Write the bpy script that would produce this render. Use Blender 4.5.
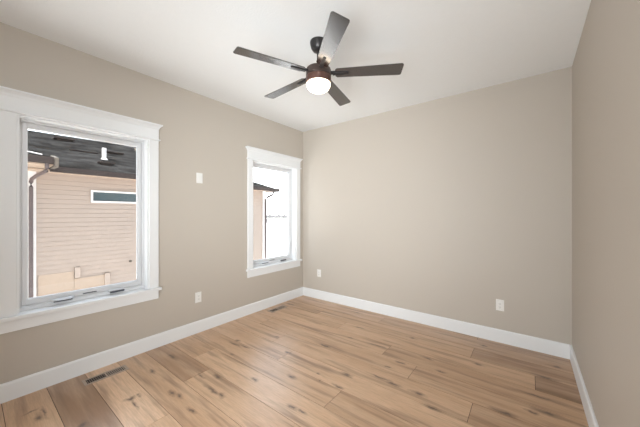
import bpy, bmesh, math, random
from mathutils import Vector, Matrix

S = bpy.context.scene
COL = S.collection
for o in list(bpy.data.objects):
    bpy.data.objects.remove(o)

# ------------------------------------------------------------------ camera, world, lights, exposure
YAW = math.atan(209 / 272)
cam_d = bpy.data.cameras.new('camera')
cam_d.sensor_width = 36.0
cam_d.lens = 272 / 640 * 36
cam_d.clip_start = 0.02
cam_d.clip_end = 1000
cam = bpy.data.objects.new('camera', cam_d)
cam.location = (0, 0, 1.36)
cam.rotation_euler = (math.pi / 2, 0, YAW)
cam_d.shift_y = 0.5 / 640
COL.objects.link(cam)
S.camera = cam

S.view_settings.view_transform = 'Standard'
S.view_settings.look = 'None'
S.view_settings.gamma = 1
S.view_settings.use_curve_mapping = False
S.view_settings.exposure = 0.0

SKY_STRENGTH = 1.8
BRIGHT_SKY_STRENGTH = 3.6
world = bpy.data.worlds.new('sky')
S.world = world
world.use_nodes = True
wn, wl = world.node_tree.nodes, world.node_tree.links
wn.clear()
w_out = wn.new('ShaderNodeOutputWorld')
w_bg = wn.new('ShaderNodeBackground')
w_tc = wn.new('ShaderNodeTexCoord')
w_sep = wn.new('ShaderNodeSeparateXYZ')
w_ramp = wn.new('ShaderNodeValToRGB')
w_ramp.color_ramp.elements[0].position = 0.0
w_ramp.color_ramp.elements[0].color = (0.97, 0.98, 1.0, 1)
w_ramp.color_ramp.elements[1].position = 0.55
w_ramp.color_ramp.elements[1].color = (0.74, 0.85, 1.0, 1)
w_mid = w_ramp.color_ramp.elements.new(0.22)
w_mid.color = (0.88, 0.94, 1.0, 1)
wl.new(w_tc.outputs['Generated'], w_sep.inputs[0])
wl.new(w_sep.outputs['Z'], w_ramp.inputs[0])
wl.new(w_ramp.outputs[0], w_bg.inputs[0])
# added brightening low on the far sky for stronger window light, calmer elsewhere
w_dot = wn.new('ShaderNodeVectorMath'); w_dot.operation = 'DOT_PRODUCT'
w_dot.inputs[1].default_value = (-0.80, 0.59, 0.10)
wl.new(w_tc.outputs['Generated'], w_dot.inputs[0])
w_mr = wn.new('ShaderNodeMapRange'); w_mr.interpolation_type = 'SMOOTHSTEP'
w_mr.inputs['From Min'].default_value = 0.15
w_mr.inputs['From Max'].default_value = 0.95
w_mr.inputs['To Min'].default_value = SKY_STRENGTH
w_mr.inputs['To Max'].default_value = BRIGHT_SKY_STRENGTH
wl.new(w_dot.outputs['Value'], w_mr.inputs['Value'])
wl.new(w_mr.outputs[0], w_bg.inputs[1])
wl.new(w_bg.outputs[0], w_out.inputs[0])

sun_d = bpy.data.lights.new('sun', 'SUN')
sun_d.energy = 13.5
sun_d.angle = math.radians(0.6)
sun_d.color = (1.0, 0.95, 0.89)
sun = bpy.data.objects.new('sun', sun_d)
sun.rotation_euler = Vector((0.16, -0.50, 0.85)).to_track_quat('Z', 'Y').to_euler()
COL.objects.link(sun)


def area(name, loc, aim, sx, sy, energy, color):
    d = bpy.data.lights.new(name, 'AREA')
    d.shape = 'RECTANGLE'
    d.size, d.size_y = sx, sy
    d.energy = energy
    d.color = color
    o = bpy.data.objects.new(name, d)
    o.location = loc
    o.rotation_euler = (Vector(loc) - Vector(aim)).to_track_quat('Z', 'Y').to_euler()
    COL.objects.link(o)
    return o


# added fill lights behind the camera, standing in for a flash
FILL_COLOR = (0.92, 0.97, 1.0)
for nm, loc, aim, sx, sy, watts, spread in (
        ('bounce_fill', (-0.35, -0.35, 1.55), (-1.45, 2.5, 2.74), 1.2, 0.8, 25.5, 130),
        ('corner_fill', (-0.75, -0.35, 1.55), (-2.7, 3.4, 1.75), 0.9, 0.7, 12.8, 70),
        ('side_fill', (0.15, -0.40, 1.5), (-3.0, 0.5, 1.2), 0.3, 1.2, 7.5, 110),
        ('low_fill', (-1.0, -0.40, 0.6), (-1.6, 3.4, 0.3), 1.6, 0.6, 22.0, 120)):
    area(nm, loc, aim, sx, sy, watts, FILL_COLOR).data.spread = math.radians(spread)

# ------------------------------------------------------------------ materials


def nodes_of(name):
    m = bpy.data.materials.new(name)
    m.use_nodes = True
    n, l = m.node_tree.nodes, m.node_tree.links
    return m, n, l, n['Principled BSDF']


def mat(name, col, rough=0.5, metal=0.0, bump=None, var=0.0, vscale=6.0, spec=0.5, coat=0.0, ior=None):
    m, n, l, b = nodes_of(name)
    b.inputs['Roughness'].default_value = rough
    b.inputs['Metallic'].default_value = metal
    b.inputs['Specular IOR Level'].default_value = spec
    b.inputs['Coat Weight'].default_value = coat
    if ior:
        b.inputs['IOR'].default_value = ior
    tc = n.new('ShaderNodeTexCoord')
    no = n.new('ShaderNodeTexNoise')
    no.inputs['Scale'].default_value = vscale
    no.inputs['Detail'].default_value = 3
    l.new(tc.outputs['Object'], no.inputs['Vector'])
    mx = n.new('ShaderNodeMix')
    mx.data_type = 'RGBA'
    mx.inputs[6].default_value = tuple(c * (1 - var) for c in col) + (1,)
    mx.inputs[7].default_value = tuple(min(1, c * (1 + var)) for c in col) + (1,)
    l.new(no.outputs['Fac'], mx.inputs[0])
    l.new(mx.outputs[2], b.inputs['Base Color'])
    if bump:
        bs, bd = bump
        nb = n.new('ShaderNodeTexNoise')
        nb.inputs['Scale'].default_value = bs
        nb.inputs['Detail'].default_value = 2
        l.new(tc.outputs['Object'], nb.inputs['Vector'])
        bp = n.new('ShaderNodeBump')
        bp.inputs['Strength'].default_value = 1.0
        bp.inputs['Distance'].default_value = bd
        l.new(nb.outputs['Fac'], bp.inputs['Height'])
        l.new(bp.outputs[0], b.inputs['Normal'])
    return m


M = {}
M['wall'] = mat('greige_paint', (0.52, 0.47, 0.41), 0.55, bump=(160, 0.0006), var=0.01, vscale=2)
M['ceiling'] = mat('ceiling_texture', (0.865, 0.88, 0.885), 0.8, bump=(70, 0.0014), var=0.01, vscale=20)
M['trim'] = mat('white_trim_paint', (0.82, 0.832, 0.84), 0.35, var=0.01)
M['vinyl'] = mat('white_vinyl', (0.70, 0.705, 0.715), 0.35, var=0.01)
M['hardware'] = mat('window_hardware', (0.62, 0.63, 0.65), 0.35, var=0.03)
M['hardware_dark'] = mat('dark_slot', (0.07, 0.075, 0.09), 0.5, var=0.03)
M['plate'] = mat('white_plastic', (0.82, 0.81, 0.78), 0.3, var=0.01)
M['slot'] = mat('receptacle_slot', (0.12, 0.11, 0.10), 0.5)
M['bronze'] = mat('oil_rubbed_bronze', (0.055, 0.036, 0.030), 0.38, metal=0.35, var=0.1, vscale=30)
M['bronze_warm'] = mat('copper_toned_bronze', (0.11, 0.055, 0.042), 0.36, metal=0.4, var=0.1, vscale=30)
M['dark_metal'] = mat('dark_metal', (0.028, 0.026, 0.026), 0.35, metal=0.3, var=0.05)
M['vent'] = mat('taupe_register_metal', (0.42, 0.33, 0.265), 0.42, metal=0.1, var=0.05)
M['duct_dark'] = mat('duct_shade_black', (0.012, 0.011, 0.011), 0.8)
M['seam'] = mat('plank_seam', (0.10, 0.060, 0.038), 0.7)

# fan blades: dark stained wood with a satin lacquer, grain along the blade
m, n, l, b = nodes_of('dark_blade_lacquer')
tc = n.new('ShaderNodeTexCoord')
mp = n.new('ShaderNodeMapping')
mp.inputs['Scale'].default_value = (4, 70, 10)
no = n.new('ShaderNodeTexNoise')
no.inputs['Scale'].default_value = 1
no.inputs['Detail'].default_value = 4
rp = n.new('ShaderNodeValToRGB')
rp.color_ramp.elements[0].color = (0.010, 0.007, 0.007, 1)
rp.color_ramp.elements[1].color = (0.020, 0.013, 0.013, 1)
l.new(tc.outputs['Object'], mp.inputs[0]); l.new(mp.outputs[0], no.inputs['Vector'])
l.new(no.outputs['Fac'], rp.inputs[0]); l.new(rp.outputs[0], b.inputs['Base Color'])
b.inputs['Roughness'].default_value = 0.18
b.inputs['IOR'].default_value = 2.25
M['blade'] = m

# lamp bowl: frosted glass glowing
m, n, l, b = nodes_of('glowing_frosted_glass')
b.inputs['Base Color'].default_value = (0.9, 0.88, 0.84, 1)
b.inputs['Roughness'].default_value = 0.4
b.inputs['Emission Color'].default_value = (1.0, 0.80, 0.58, 1)
b.inputs['Emission Strength'].default_value = 5.0
M['bowl'] = m

# clear glass
m, n, l, b = nodes_of('clear_glass')
n.remove(b)
lw = n.new('ShaderNodeLayerWeight')
pw = n.new('ShaderNodeMath'); pw.operation = 'POWER'; pw.inputs[1].default_value = 5.0
fr = n.new('ShaderNodeMath'); fr.operation = 'MULTIPLY_ADD'; fr.inputs[1].default_value = 0.9; fr.inputs[2].default_value = 0.04
l.new(lw.outputs['Facing'], pw.inputs[0]); l.new(pw.outputs[0], fr.inputs[0])
tr = n.new('ShaderNodeBsdfTransparent'); tr.inputs[0].default_value = (0.97, 0.98, 0.98, 1)
gl = n.new('ShaderNodeBsdfGlossy'); gl.inputs['Roughness'].default_value = 0.0
mxs = n.new('ShaderNodeMixShader')
l.new(fr.outputs[0], mxs.inputs[0]); l.new(tr.outputs[0], mxs.inputs[1]); l.new(gl.outputs[0], mxs.inputs[2])
l.new(mxs.outputs[0], n['Material Output'].inputs['Surface'])
M['glass'] = m

# exterior
M['siding'] = mat('pink_beige_lap_siding', (0.37, 0.30, 0.255), 0.6, var=0.05, vscale=3)
M['ext_trim'] = mat('exterior_white_trim', (0.66, 0.63, 0.62), 0.5, var=0.02)
M['brown'] = mat('dark_brown_gutter_metal', (0.032, 0.024, 0.023), 0.6, var=0.08, spec=0.2)
M['pipe'] = mat('sunlit_downspout_brown', (0.085, 0.062, 0.062), 0.4, var=0.08)  # gutter brown lightened to look sunlit; the sunlight is in the colour
M['soffit'] = mat('warm_soffit', (0.45, 0.34, 0.26), 0.6, var=0.04)
M['tan'] = mat('tan_parging', (0.385, 0.30, 0.235), 0.85, bump=(40, 0.004), var=0.12, vscale=25)
M['stone'] = mat('weathered_return_board', (0.11, 0.092, 0.075), 0.85, var=0.7, vscale=22)
M['dark_glass'] = mat('dark_house_glass', (0.05, 0.075, 0.085), 0.12, var=0.3, vscale=1.5)
M['ground'] = mat('pale_snowy_ground', (0.82, 0.815, 0.80), 0.9, var=0.04, vscale=0.3)
M['far'] = mat('distant_brush', (0.13, 0.13, 0.135), 0.9, var=0.15, vscale=0.2)
M['far_post'] = mat('weathered_fence', (0.08, 0.08, 0.08), 0.9, var=0.1)

m, n, l, b = nodes_of('asphalt_shingles')
tc = n.new('ShaderNodeTexCoord')
br = n.new('ShaderNodeTexBrick')
br.inputs['Scale'].default_value = 1.0
br.inputs['Brick Width'].default_value = 0.33
br.inputs['Row Height'].default_value = 0.14
br.inputs['Mortar Size'].default_value = 0.008
br.inputs['Color1'].default_value = (0.020, 0.0195, 0.020, 1)
br.inputs['Color2'].default_value = (0.040, 0.039, 0.040, 1)
br.inputs['Mortar'].default_value = (0.005, 0.005, 0.005, 1)
mp = n.new('ShaderNodeMapping')
mp.inputs['Rotation'].default_value = (0, 0, math.pi / 2)
no = n.new('ShaderNodeTexNoise'); no.inputs['Scale'].default_value = 1; no.inputs['Detail'].default_value = 4; no.inputs['Roughness'].default_value = 0.65
mp2 = n.new('ShaderNodeMapping'); mp2.inputs['Scale'].default_value = (3.2, 1.3, 3.2)
l.new(tc.outputs['Object'], mp2.inputs[0])
mx = n.new('ShaderNodeMix'); mx.data_type = 'RGBA'; mx.blend_type = 'OVERLAY'; mx.inputs[0].default_value = 0.9
l.new(tc.outputs['Object'], mp.inputs[0]); l.new(mp.outputs[0], br.inputs['Vector'])
l.new(mp2.outputs[0], no.inputs['Vector'])
nr = n.new('ShaderNodeMapRange'); nr.inputs['From Min'].default_value = 0.3; nr.inputs['From Max'].default_value = 0.7
l.new(no.outputs['Fac'], nr.inputs['Value'])
l.new(br.outputs['Color'], mx.inputs[6]); l.new(nr.outputs[0], mx.inputs[7])
hs = n.new('ShaderNodeHueSaturation'); hs.inputs['Saturation'].default_value = 0.2
rr = n.new('ShaderNodeValToRGB')
rr.color_ramp.elements[0].position = 0.30; rr.color_ramp.elements[0].color = (0.15, 0.15, 0.16, 1)
rr.color_ramp.elements[1].position = 0.70; rr.color_ramp.elements[1].color = (1.45, 1.45, 1.55, 1)
l.new(no.outputs['Fac'], rr.inputs[0])
mx.blend_type = 'MULTIPLY'; mx.inputs[0].default_value = 1.0
l.new(rr.outputs[0], mx.inputs[7])
l.new(mx.outputs[2], hs.inputs['Color']); l.new(hs.outputs[0], b.inputs['Base Color'])
b.inputs['Roughness'].default_value = 1.0
b.inputs['Specular IOR Level'].default_value = 0.0
M['shingle'] = m

# ------------------------------------------------------------------ mesh helpers


def box(bm, a, c, mi=0):
    x0, x1 = sorted((a[0], c[0])); y0, y1 = sorted((a[1], c[1])); z0, z1 = sorted((a[2], c[2]))
    v = [bm.verts.new(p) for p in ((x0, y0, z0), (x1, y0, z0), (x1, y1, z0), (x0, y1, z0),
                                   (x0, y0, z1), (x1, y0, z1), (x1, y1, z1), (x0, y1, z1))]
    for f in ((0, 3, 2, 1), (4, 5, 6, 7), (0, 1, 5, 4), (1, 2, 6, 5), (2, 3, 7, 6), (3, 0, 4, 7)):
        bm.faces.new([v[i] for i in f]).material_index = mi
    return v


def loft(bm, rings, caps=True):
    vs = [[bm.verts.new(p) for p in r] for r in rings]
    k = len(rings[0])
    for a, c in zip(vs, vs[1:]):
        for i in range(k):
            bm.faces.new((a[i], a[(i + 1) % k], c[(i + 1) % k], c[i]))
    if caps:
        bm.faces.new(vs[0][::-1])
        bm.faces.new(vs[-1])


def lathe(bm, prof, seg=40, cx=0, cy=0):
    rings = [[(cx + r * math.cos(2 * math.pi * i / seg), cy + r * math.sin(2 * math.pi * i / seg), z)
              for i in range(seg)] for r, z in prof]
    loft(bm, rings)


def tube(bm, pts, r, seg=10):
    pts = [Vector(p) for p in pts]
    rings = []
    for i, p in enumerate(pts):
        d = (pts[min(i + 1, len(pts) - 1)] - pts[max(i - 1, 0)]).normalized()
        up = Vector((0, 0, 1)) if abs(d.z) < 0.9 else Vector((1, 0, 0))
        u = d.cross(up).normalized(); w = d.cross(u).normalized()
        rings.append([p + u * r * math.cos(2 * math.pi * k / seg) + w * r * math.sin(2 * math.pi * k / seg)
                      for k in range(seg)])
    loft(bm, rings)


def obj(name, bm, mats, parent=None, bevel=0.0, smooth=False, loc=None):
    bmesh.ops.recalc_face_normals(bm, faces=bm.faces[:])
    me = bpy.data.meshes.new(name)
    bm.to_mesh(me)
    bm.free()
    for mm in (mats if isinstance(mats, (list, tuple)) else [mats]):
        me.materials.append(mm)
    o = bpy.data.objects.new(name, me)
    COL.objects.link(o)
    if parent:
        o.parent = parent
    if loc is not None:
        o.location = loc
    if smooth:
        for p in me.polygons:
            p.use_smooth = True
        try:
            me.set_sharp_from_angle(angle=math.radians(35))
        except Exception:
            pass
    if bevel:
        md = o.modifiers.new('bevel', 'BEVEL')
        md.width = bevel
        md.segments = 2
        md.limit_method = 'ANGLE'
    return o


def boxobj(name, a, c, mm, parent=None, bevel=0.0):
    bm = bmesh.new()
    box(bm, a, c)
    return obj(name, bm, mm, parent, bevel)


def struct(o):
    o['kind'] = 'structure'
    return o


def thing(name, label, cat, loc=(0, 0, 0), rot=(0, 0, 0), group=None):
    o = bpy.data.objects.new(name, None)
    o.empty_display_size = 0.1
    COL.objects.link(o)
    o.location = loc
    o.rotation_euler = rot
    o['label'] = label
    o['category'] = cat
    if group:
        o['group'] = group
    return o


def copy_tree(o, parent=None):
    c = o.copy()
    COL.objects.link(c)
    if parent:
        c.parent = parent
    for ch in [x for x in bpy.data.objects if x.parent == o]:
        copy_tree(ch, c)
    return c


# ------------------------------------------------------------------ room shell
XL, XR, YB, YR, H = -3.015, 0.319, 3.455, -0.60, 2.74
WT = 0.165
WIN = [(0.231, 1.111), (2.400, 3.280)]
ZS, ZH = 0.605, 2.105

# --- floor of oak planks
random.seed(4)
PITCH, LEN, GAP = 0.2298, 1.854, 0.0018
joint = {2: -1.942, 4: -2.223, 5: -2.518, 6: -1.145, 7: -1.86, 8: -2.175, 9: -0.796, 10: -1.13, 11: 0.04,
         12: -0.44, 13: -1.5, 14: -2.3, 0: -1.3, 1: -1.45, 3: -1.3}
tone = {0: [.45, .5], 1: [-.25, .3], 2: [.95, .5, .4], 3: [.40, .5], 4: [.05, .7, .4], 5: [.5, .85, .5], 6: [.6, .55, .3],
        7: [.55, .8, .35], 8: [.55, .6, .1], 9: [.6, .45, .3], 10: [.5, .65, .30], 11: [.45, .62, -.25], 12: [.3, .42, .0],
        13: [.35, .25, .2], 14: [.3, .35, .2]}
bm = bmesh.new()
rnd = bm.faces.layers.float.new('plank_tone')
off = bm.faces.layers.float.new('plank_shift')
box(bm, (XL, YR, -0.06), (XR, YB, -0.0025), 1)
for k in range(-4, 15):
    y0, y1 = 0.155 + k * PITCH, 0.155 + (k + 1) * PITCH
    y0, y1 = max(y0, YR), min(y1, YB)
    if y1 - y0 < 0.02:
        continue
    j = joint.get(k, XL + random.random() * LEN)
    while j > XL:
        j -= LEN
    i = 0
    while j < XR:
        x0, x1 = max(j, XL), min(j + LEN, XR)
        if x1 - x0 > 0.01:
            before = len(bm.faces)
            v = box(bm, (x0 + GAP, y0 + GAP, -0.006), (x1 - GAP, y1 - GAP, 0.0), 0)
            t = random.random()
            s = random.random()
            if k in tone and i < len(tone[k]):
                t = tone[k][i]
            bm.faces.ensure_lookup_table()
            for f in bm.faces[before:]:
                f[rnd] = t
                f[off] = s
        j += LEN
        i += 1

m, n, l, b = nodes_of('oak_planks')


def math_node(op, a, c=None):
    q = n.new('ShaderNodeMath'); q.operation = op
    for idx, val in enumerate((a, c)):
        if val is None:
            continue
        if isinstance(val, (int, float)):
            q.inputs[idx].default_value = val
        else:
            l.new(val, q.inputs[idx])
    if op == 'MULTIPLY_ADD':
        q.inputs[2].default_value = 0.375
    return q.outputs[0]


def mixc(fac, a, c, mode='MIX'):
    q = n.new('ShaderNodeMix'); q.data_type = 'RGBA'; q.blend_type = mode
    if isinstance(fac, (int, float)):
        q.inputs[0].default_value = fac
    else:
        l.new(fac, q.inputs[0])
    for idx, val in ((6, a), (7, c)):
        if isinstance(val, tuple):
            q.inputs[idx].default_value = val
        else:
            l.new(val, q.inputs[idx])
    return q.outputs[2]


def noise(vec, scale, detail=3, rough=0.5):
    q = n.new('ShaderNodeTexNoise')
    q.inputs['Scale'].default_value = scale
    q.inputs['Detail'].default_value = detail
    q.inputs['Roughness'].default_value = rough
    l.new(vec, q.inputs['Vector'])
    return q


def ramp(fac, stops):
    q = n.new('ShaderNodeValToRGB')
    els = q.color_ramp.elements
    els[0].position, els[0].color = stops[0]
    els[1].position, els[1].color = stops[-1]
    for p, c in stops[1:-1]:
        e = els.new(p); e.color = c
    l.new(fac, q.inputs[0])
    return q.outputs[0]


def vmath(op, a, c):
    q = n.new('ShaderNodeVectorMath'); q.operation = op
    for idx, val in enumerate((a, c)):
        if isinstance(val, tuple):
            q.inputs[idx].default_value = val
        else:
            l.new(val, q.inputs[idx])
    return q


tc = n.new('ShaderNodeTexCoord')
P = tc.outputs['Object']
at = n.new('ShaderNodeAttribute'); at.attribute_name = 'plank_tone'
ao = n.new('ShaderNodeAttribute'); ao.attribute_name = 'plank_shift'
cmb = n.new('ShaderNodeCombineXYZ')
l.new(math_node('MULTIPLY', ao.outputs['Fac'], 37.0), cmb.inputs[0])
l.new(math_node('MULTIPLY', ao.outputs['Fac'], 11.0), cmb.inputs[1])
PP = vmath('ADD', P, cmb.outputs[0]).outputs[0]
G = vmath('MULTIPLY', PP, (1.0, 9.0, 1.0)).outputs[0]
fine = noise(vmath('MULTIPLY', PP, (1.0, 14.0, 1.0)).outputs[0], 9.0, 5, 0.65)
broad = noise(G, 1.1, 3, 0.5)
streak = noise(vmath('MULTIPLY', PP, (0.55, 7.0, 1.0)).outputs[0], 2.2, 3, 0.55)
base = ramp(math_node('MULTIPLY_ADD', at.outputs['Fac'], 0.625), [(0.0, (0.20, 0.108, 0.058, 1)), (0.3, (0.34, 0.196, 0.110, 1)), (0.6, (0.535, 0.330, 0.192, 1)), (1.0, (0.72, 0.475, 0.30, 1))])
c1 = mixc(math_node('MULTIPLY', ramp(broad.outputs['Fac'], [(0.38, (0, 0, 0, 1)), (0.62, (1, 1, 1, 1))]), 0.45), base, (0.76, 0.535, 0.36, 1))
c2 = mixc(math_node('MULTIPLY', ramp(streak.outputs['Fac'], [(0.50, (0, 0, 0, 1)), (0.70, (1, 1, 1, 1))]), 0.72), c1, (0.200, 0.105, 0.055, 1))
c3 = mixc(math_node('MULTIPLY', ramp(fine.outputs['Fac'], [(0.40, (0, 0, 0, 1)), (0.66, (1, 1, 1, 1))]), 0.28), c2, (0.235, 0.140, 0.082, 1))
# knots: (x, y, half length, half width)
KNOTS = [(-2.60, 0.30, .055, .030), (-2.72, 0.275, .020, .050), (-2.63, 0.33, .09, .016),
         (-2.33, 0.735, .035, .05), (-2.32, 0.79, .035, .018), (-2.25, 0.735, .10, .014),
         (-2.59, 0.98, .055, .028), (-2.15, 0.955, .045, .03), (-2.08, 0.975, .05, .022),
         (-2.27, 0.46, .05, .045), (-2.18, 0.48, .07, .03), (-1.85, 0.95, .05, .022), (-1.93, 1.155, .14, .020),
         (-1.83, 1.165, .06, .030), (-2.18, 1.205, .06, .02), (-2.70, 1.20, .12, .035), (-2.29, 1.57, .04, .02),
         (-2.44, 1.715, .13, .022), (-2.30, 1.745, .10, .018), (-1.79, 1.445, .045, .03), (-2.06, 1.28, .06, .028),
         (-2.48, 1.775, .05, .03), (-1.65, 2.26, .05, .03), (-2.21, 2.10, .03, .03), (-1.88, 1.92, .04, .03),
         (-1.57, 1.655, .06, .03), (-1.41, 1.83, .02, .018), (-1.36, 1.76, .02, .018), (-1.22, 1.965, .06, .030),
         (-1.19, 1.79, .07, .02), (-1.32, 1.40, .05, .028), (-1.23, 1.405, .06, .022), (-1.02, 2.98, .06, .028),
         (-1.62, 2.87, .09, .020), (-1.56, 2.57, .04, .02), (-1.68, 2.26, .06, .022), (-0.93, 2.42, .06, .024),
         (-0.76, 2.65, .07, .025), (-1.24, 2.59, .16, .022), (-0.995, 2.28, .03, .016), (-1.22, 1.95, .07, .02),
         (-0.86, 2.085, .075, .025), (-0.98, 2.10, .13, .020), (-0.66, 2.085, .07, .032), (-0.53, 1.995, .07, .026),
         (-0.36, 2.82, .06, .030), (-0.13, 2.245, .10, .034), (0.10, 2.42, .10, .038), (0.11, 2.93, .10, .034),
         (0.19, 3.20, .06, .028), (-0.36, 3.25, .05, .022), (0.02, 2.37, .04, .03), (-0.60, 2.50, .06, .02),
         (0.05, 2.60, .18, .022), (-2.86, 2.98, .10, .03), (-2.35, 3.02, .12, .02), (-1.9, 3.28, .14, .02)]
dn = noise(P, 14.0, 3, 0.6)
ds = vmath('MULTIPLY', vmath('SUBTRACT', dn.outputs['Color'], (0.5, 0.5, 0.5)).outputs[0], (0.13, 0.045, 0.0)).outputs[0]
KP = vmath('ADD', P, ds).outputs[0]
dmin = None
for kx, ky, ka, kb in KNOTS:
    sub = vmath('SUBTRACT', KP, (kx, ky, 0)).outputs[0]
    sc = vmath('MULTIPLY', sub, (0.85 / ka, 1.0 / kb, 0)).outputs[0]
    ln = n.new('ShaderNodeVectorMath'); ln.operation = 'LENGTH'
    l.new(sc, ln.inputs[0])
    d = ln.outputs['Value']
    dmin = d if dmin is None else math_node('MINIMUM', dmin, d)
km = ramp(dmin, [(0.15, (1, 1, 1, 1)), (0.50, (0.42, 0.42, 0.42, 1)), (1.3, (0, 0, 0, 1))])
c4 = mixc(math_node('MULTIPLY', km, 0.85), c3, (0.085, 0.045, 0.028, 1))
l.new(c4, b.inputs['Base Color'])
b.inputs['Roughness'].default_value = 0.33
b.inputs['Specular IOR Level'].default_value = 0.85
bp = n.new('ShaderNodeBump'); bp.inputs['Strength'].default_value = 0.35; bp.inputs['Distance'].default_value = 0.0012
l.new(fine.outputs['Fac'], bp.inputs['Height'])
l.new(bp.outputs[0], b.inputs['Normal'])
M['oak'] = m
struct(obj('floor', bm, [M['oak'], M['seam']]))

# --- walls
bm = bmesh.new()
ys = [YR - 0.1, WIN[0][0], WIN[0][1], WIN[1][0], WIN[1][1], YB + 0.1]
for q in range(5):
    if q in (1, 3):
        box(bm, (XL - WT, ys[q], -0.06), (XL, ys[q + 1], ZS))
        box(bm, (XL - WT, ys[q], ZH), (XL, ys[q + 1], H + 0.1))
    else:
        box(bm, (XL - WT, ys[q], -0.06), (XL, ys[q + 1], H + 0.1))
struct(obj('wall_left', bm, M['wall']))
struct(boxobj('wall_back', (XL, YB, -0.06), (XR, YB + 0.1, H + 0.1), M['wall']))
struct(boxobj('wall_right', (XR, YR - 0.1, -0.06), (XR + 0.1, YB + 0.1, H + 0.1), M['wall']))
struct(boxobj('wall_rear', (XL, YR - 0.1, -0.06), (XR, YR, H + 0.1), M['wall']))
struct(boxobj('ceiling', (XL, YR, H), (XR, YB, H + 0.1), M['ceiling']))

# --- baseboards with an eased top edge
BH, BT = 0.135, 0.016


def baseboard(name, p, q, inward):
    p, q, w = Vector(p), Vector(q), Vector(inward)
    prof = [(0, 0), (BT, 0), (BT, BH - 0.012), (BT - 0.004, BH - 0.003), (BT - 0.008, BH), (0, BH)]
    bm = bmesh.new()
    loft(bm, [[e + w * a + Vector((0, 0, z)) for a, z in prof] for e in (p, q)])
    return struct(obj(name, bm, M['trim']))


baseboard('baseboard_left', (XL, YR, 0), (XL, YB, 0), (1, 0, 0))
baseboard('baseboard_back', (XL + BT, YB, 0), (XR - BT, YB, 0), (0, -1, 0))
baseboard('baseboard_right', (XR, YR, 0), (XR, YB, 0), (-1, 0, 0))
baseboard('baseboard_rear', (XL + BT, YR, 0), (XR - BT, YR, 0), (0, 1, 0))

# --- windows


def ring_frame(bm, x0, x1, a, c, z0, z1, w, wb=None, wt=None):
    """rectangular frame as four bars (butt joints)"""
    wb = wb or w
    wt = wt or w
    box(bm, (x0, a, z0), (x1, a + w, z1))
    box(bm, (x0, c - w, z0), (x1, c, z1))
    box(bm, (x0, a + w, z0), (x1, c - w, z0 + wb))
    box(bm, (x0, a + w, z1 - wt), (x1, c - w, z1))


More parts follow.
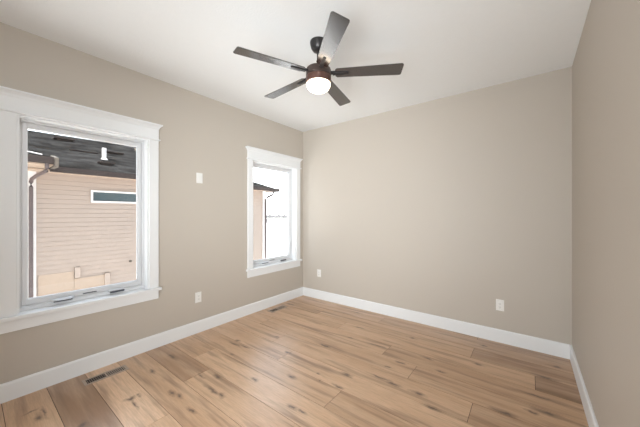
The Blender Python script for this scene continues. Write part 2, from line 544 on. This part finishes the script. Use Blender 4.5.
def window(idx, a, c):
    w = bpy.data.objects.new('window_%d' % idx, None)
    COL.objects.link(w)
    struct(w)
    w.location = (XL, (a + c) / 2, ZS)
    base = Vector(w.location)
    CW = 0.087

    def part(name, bm, mm, parent=w, bevel=0.0, smooth=False):
        bmesh.ops.translate(bm, verts=bm.verts[:], vec=-base)
        return obj(name, bm, mm, parent, bevel, smooth)

    for y0, y1 in ((a - CW, a - 0.002), (c + 0.002, c + CW)):
        bm = bmesh.new(); box(bm, (XL, y0, ZS + 0.008), (XL + 0.019, y1, ZH))
        part('side_casing', bm, M['trim'], bevel=0.002)
    bm = bmesh.new()
    prof = [(2.105, .030, .012), (2.109, .033, .014), (2.114, .033, .014), (2.119, .030, .012), (2.1195, .021, .0), (2.215, .021, .0),
            (2.222, .025, .003), (2.236, .030, .009), (2.248, .040, .020), (2.254, .046, .027), (2.256, .049, .030), (2.268, .049, .030)]
    loft(bm, [[(XL, a - CW - e, z), (XL + p, a - CW - e, z), (XL + p, c + CW + e, z), (XL, c + CW + e, z)] for z, p, e in prof])
    part('head_casing', bm, M['trim'])
    bm = bmesh.new(); box(bm, (XL - 0.075, a, ZS - 0.018), (XL, c, ZS + 0.008)); box(bm, (XL, a - CW - 0.022, ZS - 0.018), (XL + 0.045, c + CW + 0.022, ZS + 0.008))
    part('stool', bm, M['trim'], bevel=0.003)
    bm = bmesh.new(); box(bm, (XL, a - CW, ZS - 0.106), (XL + 0.019, c + CW, ZS - 0.018))
    part('apron', bm, M['trim'], bevel=0.002)
    bm = bmesh.new()
    box(bm, (XL - 0.075, a - 0.001, ZS + 0.008), (XL + 0.0005, a + 0.012, ZH))
    box(bm, (XL - 0.075, c - 0.012, ZS + 0.008), (XL + 0.0005, c + 0.001, ZH))
    box(bm, (XL - 0.075, a + 0.012, ZH - 0.012), (XL + 0.0005, c - 0.012, ZH + 0.001))
    part('jamb', bm, M['trim'])
    # fixed vinyl frame
    bm = bmesh.new()
    ring_frame(bm, XL - WT, XL - 0.075, a, c, ZS, ZH, 0.030, wb=0.042, wt=0.030)
    box(bm, (XL - 0.075, a + 0.012, ZS + 0.008), (XL - 0.060, c - 0.012, ZS + 0.036))
    part('window_frame', bm, M['vinyl'], bevel=0.003)
    # casement sash
    bm = bmesh.new()
    ring_frame(bm, XL - 0.145, XL - 0.092, a + 0.031, c - 0.031, ZS + 0.043, ZH - 0.031, 0.026, wb=0.038, wt=0.034)
    ring_frame(bm, XL - 0.135, XL - 0.104, a + 0.057, c - 0.057, ZS + 0.081, ZH - 0.065, 0.007)
    sash = part('sash', bm, M['vinyl'], bevel=0.003)
    bm = bmesh.new(); box(bm, (XL - 0.122, a + 0.060, ZS + 0.084), (XL - 0.118, c - 0.060, ZH - 0.068))
    part('glass_pane', bm, M['glass'], sash)
    # crank operator: cover with folded handle
    y = a + 0.20
    xs = XL - 0.060
    bm = bmesh.new()
    loft(bm, [[(xs - 0.012, y - .01, z0), (xs + e, y - .01 + e, z0), (xs + e, y + .135 - e, z0), (xs - 0.012, y + .135, z0)]
              for z0, e in ((ZS + .036, .030), (ZS + .050, .028), (ZS + .058, .012))])
    op = part('crank_cover', bm, M['hardware'], smooth=False)
    bm = bmesh.new()
    box(bm, (xs + .020, y, ZS + .0375), (xs + .034, y + .115, ZS + .046))
    part('crank_handle', bm, M['hardware_dark'], op, bevel=0.002)
    # label slot on the bottom rail
    bm = bmesh.new(); box(bm, (XL - 0.092, a + .395, ZS + .052), (XL - 0.089, a + .490, ZS + .060))
    part('sash_latch', bm, M['hardware_dark'])
    # second hardware cover
    y = a + .565
    bm = bmesh.new(); box(bm, (xs - .012, y, ZS + .036), (xs + .022, y + .125, ZS + .052))
    hk = part('hinge_cover', bm, M['hardware'], bevel=0.003)
    bm = bmesh.new(); box(bm, (xs + .022, y + .01, ZS + .026), (xs + .030, y + .120, ZS + .042))
    part('hinge_bar', bm, M['hardware_dark'], hk)
    # lock lever on the far jamb
    bm = bmesh.new(); box(bm, (XL - 0.088, c - .030, ZS + .17), (XL - 0.072, c - .018, ZS + .30))
    part('lock_lever', bm, M['vinyl'], bevel=0.004)
    return w


window(1, *WIN[0])
window(2, *WIN[1])

# --- outside ground
bm = bmesh.new(); box(bm, (-400, -200, -1.2), (60, 400, -0.95))
struct(obj('ground', bm, M['ground']))

# ------------------------------------------------------------------ ceiling fan
FX, FY = -1.337, 1.720
fan = thing('ceiling_fan', 'dark bronze five-blade ceiling fan with a glowing white bowl light', 'ceiling fan', (FX, FY, H))
bm = bmesh.new(); lathe(bm, [(.066, 0), (.068, -.006), (.066, -.025), (.058, -.055), (.044, -.075), (.026, -.084), (.018, -.086)])
obj('canopy', bm, M['dark_metal'], fan, smooth=True)
bm = bmesh.new(); lathe(bm, [(.0125, -.080), (.0125, -.196)], 20)
obj('downrod', bm, M['dark_metal'], fan, smooth=True)
bm = bmesh.new(); lathe(bm, [(.022, -.180), (.028, -.186), (.030, -.204), (.040, -.209), (.080, -.214), (.096, -.222), (.101, -.234), (.101, -.278), (.098, -.282)])
obj('motor_housing', bm, M['bronze'], fan, smooth=True)
bm = bmesh.new(); lathe(bm, [(.092, -.280), (.099, -.284), (.101, -.290), (.100, -.328), (.098, -.336), (.090, -.337)])
obj('light_kit_ring', bm, M['bronze_warm'], fan, smooth=True)
bm = bmesh.new(); lathe(bm, [(.092, -.332), (.0955, -.338), (.0955, -.348), (.092, -.362), (.082, -.379), (.064, -.392), (.040, -.400), (.012, -.403)], 48)
obj('lamp_bowl', bm, M['bowl'], fan, smooth=True)
ZB = -.258
bm = bmesh.new()
r0, r1, w0, w1, th = .135, .655, .047, .060, .0035
outl = [(r0, -w0 + .012), (r0 + .012, -w0), (r1 - .014, -w1), (r1 - .004, -w1 + .004), (r1 + .002, -w1 + .014),
        (r1 - .004, w1 - .012), (r1 - .008, w1 - .003), (r1 - .018, w1), (r0 + .012, w0), (r0, w0 - .012)]
loft(bm, [[(x, y, -th) for x, y in outl], [(x, y, th) for x, y in outl]])
blade = obj('blade', bm, M['blade'], fan, bevel=0.0012, loc=(0, 0, ZB))
bm = bmesh.new()
box(bm, (.088, -.013, -.004), (.150, .013, .010))
loft(bm, [[(.115, -.017, z), (.235, -.011, z), (.240, 0, z), (.235, .011, z), (.115, .017, z)] for z in (-.0095, -.0036)])
for sx, sy in ((.165, 0), (.205, 0), (.145, .011), (.145, -.011)):
    lathe(bm, [(.0035, -.0095), (.0035, -.0115), (.002, -.0125)], 10, sx, sy)
iron = obj('blade_iron', bm, M['dark_metal'], blade)
PITCHES = [-12, -12, -9, -9, -16.5]
blade.rotation_euler = (math.radians(PITCHES[0]), 0, math.radians(31))
for k in range(1, 5):
    c = copy_tree(blade, fan)
    c.rotation_euler = (math.radians(PITCHES[k]), 0, math.radians(31 + 72 * k))

# ------------------------------------------------------------------ wall plates


def plate(name, label, cat, loc, rz, group=None, kind='outlet'):
    """local frame: x right, z up, -y out of the wall"""
    t = thing(name, label, cat, loc, (0, 0, rz), group)
    bm = bmesh.new()
    loft(bm, [[(-hw, -d, -hh), (hw, -d, -hh), (hw, -d, hh), (-hw, -d, hh)] for hw, hh, d in ((.036, .059, 0), (.036, .059, .003), (.033, .056, .006))])
    obj('cover_plate', bm, M['plate'], t)
    if kind == 'outlet':
        bm = bmesh.new(); box(bm, (-.0165, -.009, -.034), (.0165, -.006, .034))
        rc = obj('receptacle', bm, M['plate'], t, bevel=0.001)
        bm = bmesh.new()
        for zc in (.018, -.018):
            box(bm, (-.008, -.0095, zc - .005), (-.006, -.009, zc + .006))
            box(bm, (.005, -.0095, zc - .005), (.007, -.009, zc + .005))
            box(bm, (-.0025, -.0095, zc - .012), (.0025, -.009, zc - .008))
        obj('socket_slot', bm, M['slot'], rc)
    else:
        bm = bmesh.new()
        loft(bm, [[(-.0165, -d, z), (.0165, -d, z), (.0165, -.005, z), (-.0165, -.005, z)] for z, d in ((-.034, .0075), (0, .0085), (.034, .011))])
        obj('rocker', bm, M['plate'], t)
    for zc in (.048, -.048):
        bm = bmesh.new(); lathe(bm, [(.003, 0), (.003, .0012), (.002, .0016)], 12)
        sc = obj('screw', bm, M['plate'], t, loc=(0, -.006, zc))
        sc.rotation_euler = (math.pi / 2, 0, 0)
    return t


plate('wall_outlet', 'white duplex outlet low on the wall between the two windows', 'outlet', (XL, 1.628, .403), math.pi / 2, 'wall outlets')
plate('wall_outlet', 'white duplex outlet on the back wall near the right-hand corner', 'outlet', (-.244, YB, .392), 0, 'wall outlets')
plate('wall_outlet', 'small white outlet on the back wall beside the far left corner', 'outlet', (-2.672, YB, .411), 0, 'wall outlets')
plate('wall_switch', 'white wall control plate mounted high between the two windows', 'switch', (XL, 1.641, 1.774), math.pi / 2, None, 'switch')

# ------------------------------------------------------------------ floor registers


def register(label, x, y):
    t = thing('floor_vent', label, 'floor vent', (x, y, 0), (0, 0, 0), 'floor registers')
    bm = bmesh.new()
    for s in (-1, 1):
        box(bm, (s * .036, -.150, 0), (s * .054, .150, .0035))
        box(bm, (-.036, s * .130, 0), (.036, s * .150, .0035))
    box(bm, (-.036, -.006, .001), (.036, .006, .0035))
    obj('vent_frame', bm, M['vent'], t)
    bm = bmesh.new(); box(bm, (-.036, -.130, .0002), (.036, .130, .0010))  # flat black sheet standing for the shade inside the duct
    obj('duct_shade', bm, M['duct_dark'], t)
    for half, tilt in ((-1, .0), (1, .0045)):
        for k in range(9):
            yc = half * (.0145 + k * .0135)
            bm = bmesh.new()
            wv = .0024 if half < 0 else .0060
            box(bm, (-.036, yc - wv / 2, .0022), (.036, yc + wv / 2, .0032))
            obj('louver', bm, M['vent'], t)
    return t


register('taupe metal floor register by the baseboard under the near window', -2.832, .722)
register('small dark floor register by the baseboard under the far window', -2.855, 2.72)

# ------------------------------------------------------------------ neighbouring house
XW = -8.0
GZ = -0.95
house = thing('neighbor_house', 'pinkish beige lap-sided house with a dark shingle roof outside the windows', 'house', (XW, 2, GZ))
hb = Vector(house.location)


def hpart(name, bm, mm, parent=house, bevel=0.0, smooth=False):
    bmesh.ops.translate(bm, verts=bm.verts[:], vec=-hb)
    return obj(name, bm, mm, parent, bevel, smooth)


YH0, YH1 = -3.5, 6.93
# lap siding
bm = bmesh.new()
LAP = 0.10
z = -0.72
ring0 = []
pr = []
while z < 2.22:
    pr += [(XW - .004, z), (XW + .018, z + .001), (XW + .002, z + LAP - .007), (XW - .004, z + LAP - .007)]
    z += LAP
pr += [(XW, 2.25)]
va = [bm.verts.new((x, YH0, zz)) for x, zz in pr]
vb = [bm.verts.new((x, YH1, zz)) for x, zz in pr]
for i in range(len(pr) - 1):
    bm.faces.new((va[i], va[i + 1], vb[i + 1], vb[i]))
box(bm, (XW - 8, YH0, -0.72), (XW - 0.021, YH1, 2.25))
hpart('siding', bm, M['siding'])
bm = bmesh.new(); box(bm, (XW - 8, YH0, GZ), (XW - .01, YH1, -0.72))
hpart('foundation', bm, M['tan'])
# corner boards
bm = bmesh.new(); box(bm, (XW, YH1 - .10, -0.72), (XW + .03, YH1 + .03, 2.25))
hpart('corner_board', bm, M['ext_trim'])
bm = bmesh.new(); box(bm, (XW, .74, -0.72), (XW + .03, .872, 2.25))
hpart('corner_board', bm, M['ext_trim'])
# bare tan panels at the wall foot
bm = bmesh.new(); box(bm, (XW, .90, -0.72), (XW + .025, 1.455, .095))
hpart('parged_panel', bm, M['tan'])
bm = bmesh.new(); box(bm, (XW, 1.46, -0.72), (XW + .025, 2.0, -.075))
hpart('parged_panel', bm, M['tan'])
bm = bmesh.new(); box(bm, (XW, 1.462, -.055), (XW + .06, 1.555, .18))
hpart('utility_box', bm, M['siding'], bevel=.004)
bm = bmesh.new(); box(bm, (XW, 2.0, -0.72), (XW + .05, 2.10, -.04))
hpart('post', bm, M['siding'])
bm = bmesh.new(); lathe(bm, [(.03, 0), (.03, .03), (.012, .035), (.012, .07)], 14)
bmesh.ops.rotate(bm, verts=bm.verts[:], matrix=Matrix.Rotation(math.pi / 2, 3, 'Y'))
bmesh.ops.translate(bm, verts=bm.verts[:], vec=(XW + .01, 2.53, .17))
hpart('hose_bib', bm, M['stone'])
# transom window
bm = bmesh.new(); ring_frame(bm, XW, XW + .04, 1.745, 3.15, 1.625, 1.91, .04)
tw = hpart('transom_window', bm, M['ext_trim'])
bm = bmesh.new(); box(bm, (XW, 1.785, 1.665), (XW + .018, 3.11, 1.87))
hpart('pane', bm, M['dark_glass'], tw)
# main roof (hip end to the right)
XE, ZE, XRG, ZRG = -7.6, 2.30, -12.0, 3.87
YE0, YE1, YRG = -4.0, 7.25, 4.2
bm = bmesh.new()
A = [(XE, YE0, ZE), (XE, YE1, ZE), (XRG, YRG, ZRG + .08), (XRG, YE0, ZRG - .07), (2 * XRG - XE, YE1, ZE), (2 * XRG - XE, YE0, ZE)]
v = [bm.verts.new(p) for p in A]
bm.faces.new((v[0], v[1], v[2], v[3])); bm.faces.new((v[1], v[4], v[2])); bm.faces.new((v[3], v[2], v[4], v[5]))
bm.faces.new((v[0], v[3], v[5])); bm.faces.new((v[0], v[5], v[4], v[1]))
hpart('roof', bm, M['shingle'])
bm = bmesh.new()
box(bm, (XE + .0, 1.02, 2.205), (XE + .09, YE1, 2.315))
box(bm, (XE - .02, YE1 - .02, 2.205), (2 * XRG - XE, YE1 + .05, 2.315))
hpart('gutter', bm, M['brown'])
bm = bmesh.new(); box(bm, (XW, YE0, 2.225), (XE, YE1 - .02, 2.25))
hpart('soffit', bm, M['soffit'])
# raised porch eave at the left
bm = bmesh.new()
pe = [(-7.02, 2.40), (-9.6, 3.03), (-9.6, 2.80), (-7.6, 2.30), (-7.02, 2.30)]
va = [bm.verts.new((x, YE0, zz)) for x, zz in pe]
vb = [bm.verts.new((x, 1.0, zz)) for x, zz in pe]
for i in range(5):
    bm.faces.new((va[i], va[(i + 1) % 5], vb[(i + 1) % 5], vb[i]))
bm.faces.new(va); bm.faces.new(vb[::-1])
hpart('porch_roof', bm, M['shingle'])
bm = bmesh.new(); box(bm, (-7.02, YE0, 2.285), (-6.92, .985, 2.405))
hpart('gutter', bm, M['brown'])
bm = bmesh.new(); box(bm, (-7.99, YE0, 2.262), (-7.02, .99, 2.285))
hpart('porch_soffit', bm, M['soffit'])
bm = bmesh.new()
loft(bm, [[(-6.93, y, 2.23), (-6.93, y, 2.40), (-7.3, y, 2.49), (-7.3, y, 2.23)] for y in (.992, 1.05)])
hpart('return_board', bm, M['stone'])
# downspouts
bm = bmesh.new(); tube(bm, [(-6.97, .90, 2.30), (-6.97, .90, 2.20), (-7.02, .895, 2.15), (-7.5, .83, 2.10), (-7.85, .80, 2.06), (-7.93, .795, 2.00), (-7.93, .795, 1.9), (-7.93, .795, -.9)], .032, 12)
hpart('downspout', bm, M['pipe'], smooth=True)
bm = bmesh.new(); tube(bm, [(-7.56, 7.0, 2.25), (-7.56, 7.0, 2.14), (-7.60, 6.98, 2.08), (-7.88, 6.95, 1.98), (-7.94, 6.95, 1.92), (-7.94, 6.95, 1.8), (-7.94, 6.95, -.9)], .034, 12)
hpart('downspout', bm, M['pipe'], smooth=True)


def roof_z(x):
    return ZE + (XE - x) / (XE - XRG) * (ZRG - ZE)


for x, y, sx, sy, hgt in ((-10.9, 1.75, .20, .22, .10), (-10.0, 2.72, .16, .24, .07), (-8.35, 2.13, .10, .16, .08), (-9.6, 1.95, .08, .30, .05)):
    bm = bmesh.new()
    zc = roof_z(x)
    box(bm, (x - sx * .6, y - sy * .7, zc - .08), (x + sx * .6, y + sy * .7, zc + hgt * .6))
    box(bm, (x - sx, y - sy, zc + hgt * .6), (x + sx, y + sy, zc + hgt))
    hpart('roof_vent', bm, M['brown'])
bm = bmesh.new(); x, y = -9.0, 2.25
lathe(bm, [(.085, roof_z(x) - .08), (.085, roof_z(x) + .02), (.05, roof_z(x) + .05), (.05, roof_z(x) + .32), (.04, roof_z(x) + .32)], 16, x, y)
hpart('vent_pipe', bm, M['ext_trim'])
bm = bmesh.new()
tube(bm, [(-7.2, .5, 2.48), (-7.2, .7, 2.49), (-7.15, .86, 2.46)], .014, 8)
hpart('roof_cable', bm, M['ext_trim'])

# ------------------------------------------------------------------ far away in the second window
fence = thing('rail_fence', 'faint distant rail fence on the pale open ground', 'fence', (-42, 56, GZ))
fd = Vector((0.79, 0.61, 0)).normalized()
bm = bmesh.new()
for zc in (.55, .95):
    tube(bm, [Vector((0, 0, zc)) - fd * 20, Vector((0, 0, zc)) + fd * 30], .07, 6)
obj('rail', bm, M['far_post'], fence)
for k in range(-8, 13):
    bm = bmesh.new(); box(bm, (-.07, -.07, 0), (.07, .07, 1.15))
    obj('post', bm, M['far_post'], fence, loc=fd * 2.4 * k)
random.seed(7)
bm = bmesh.new()
c0 = Vector((-95, 126, GZ))
for k in range(60):
    p = c0 + fd * (k - 22) * 1.7
    hh = random.uniform(1.2, 2.9)
    loft(bm, [[(p.x + rr * math.cos(t * math.pi / 4) * 1.3, p.y + rr * math.sin(t * math.pi / 4) * 1.3, GZ + zz * hh) for t in range(8)]
              for rr, zz in ((.5, 0), (1.0, .3), (.9, .65), (.3, 1.0))])
hedge = obj('distant_brush', bm, M['far'])
hedge['kind'] = 'stuff'
hedge['label'] = 'faint grey line of brush along the horizon'
hedge['category'] = 'bushes'
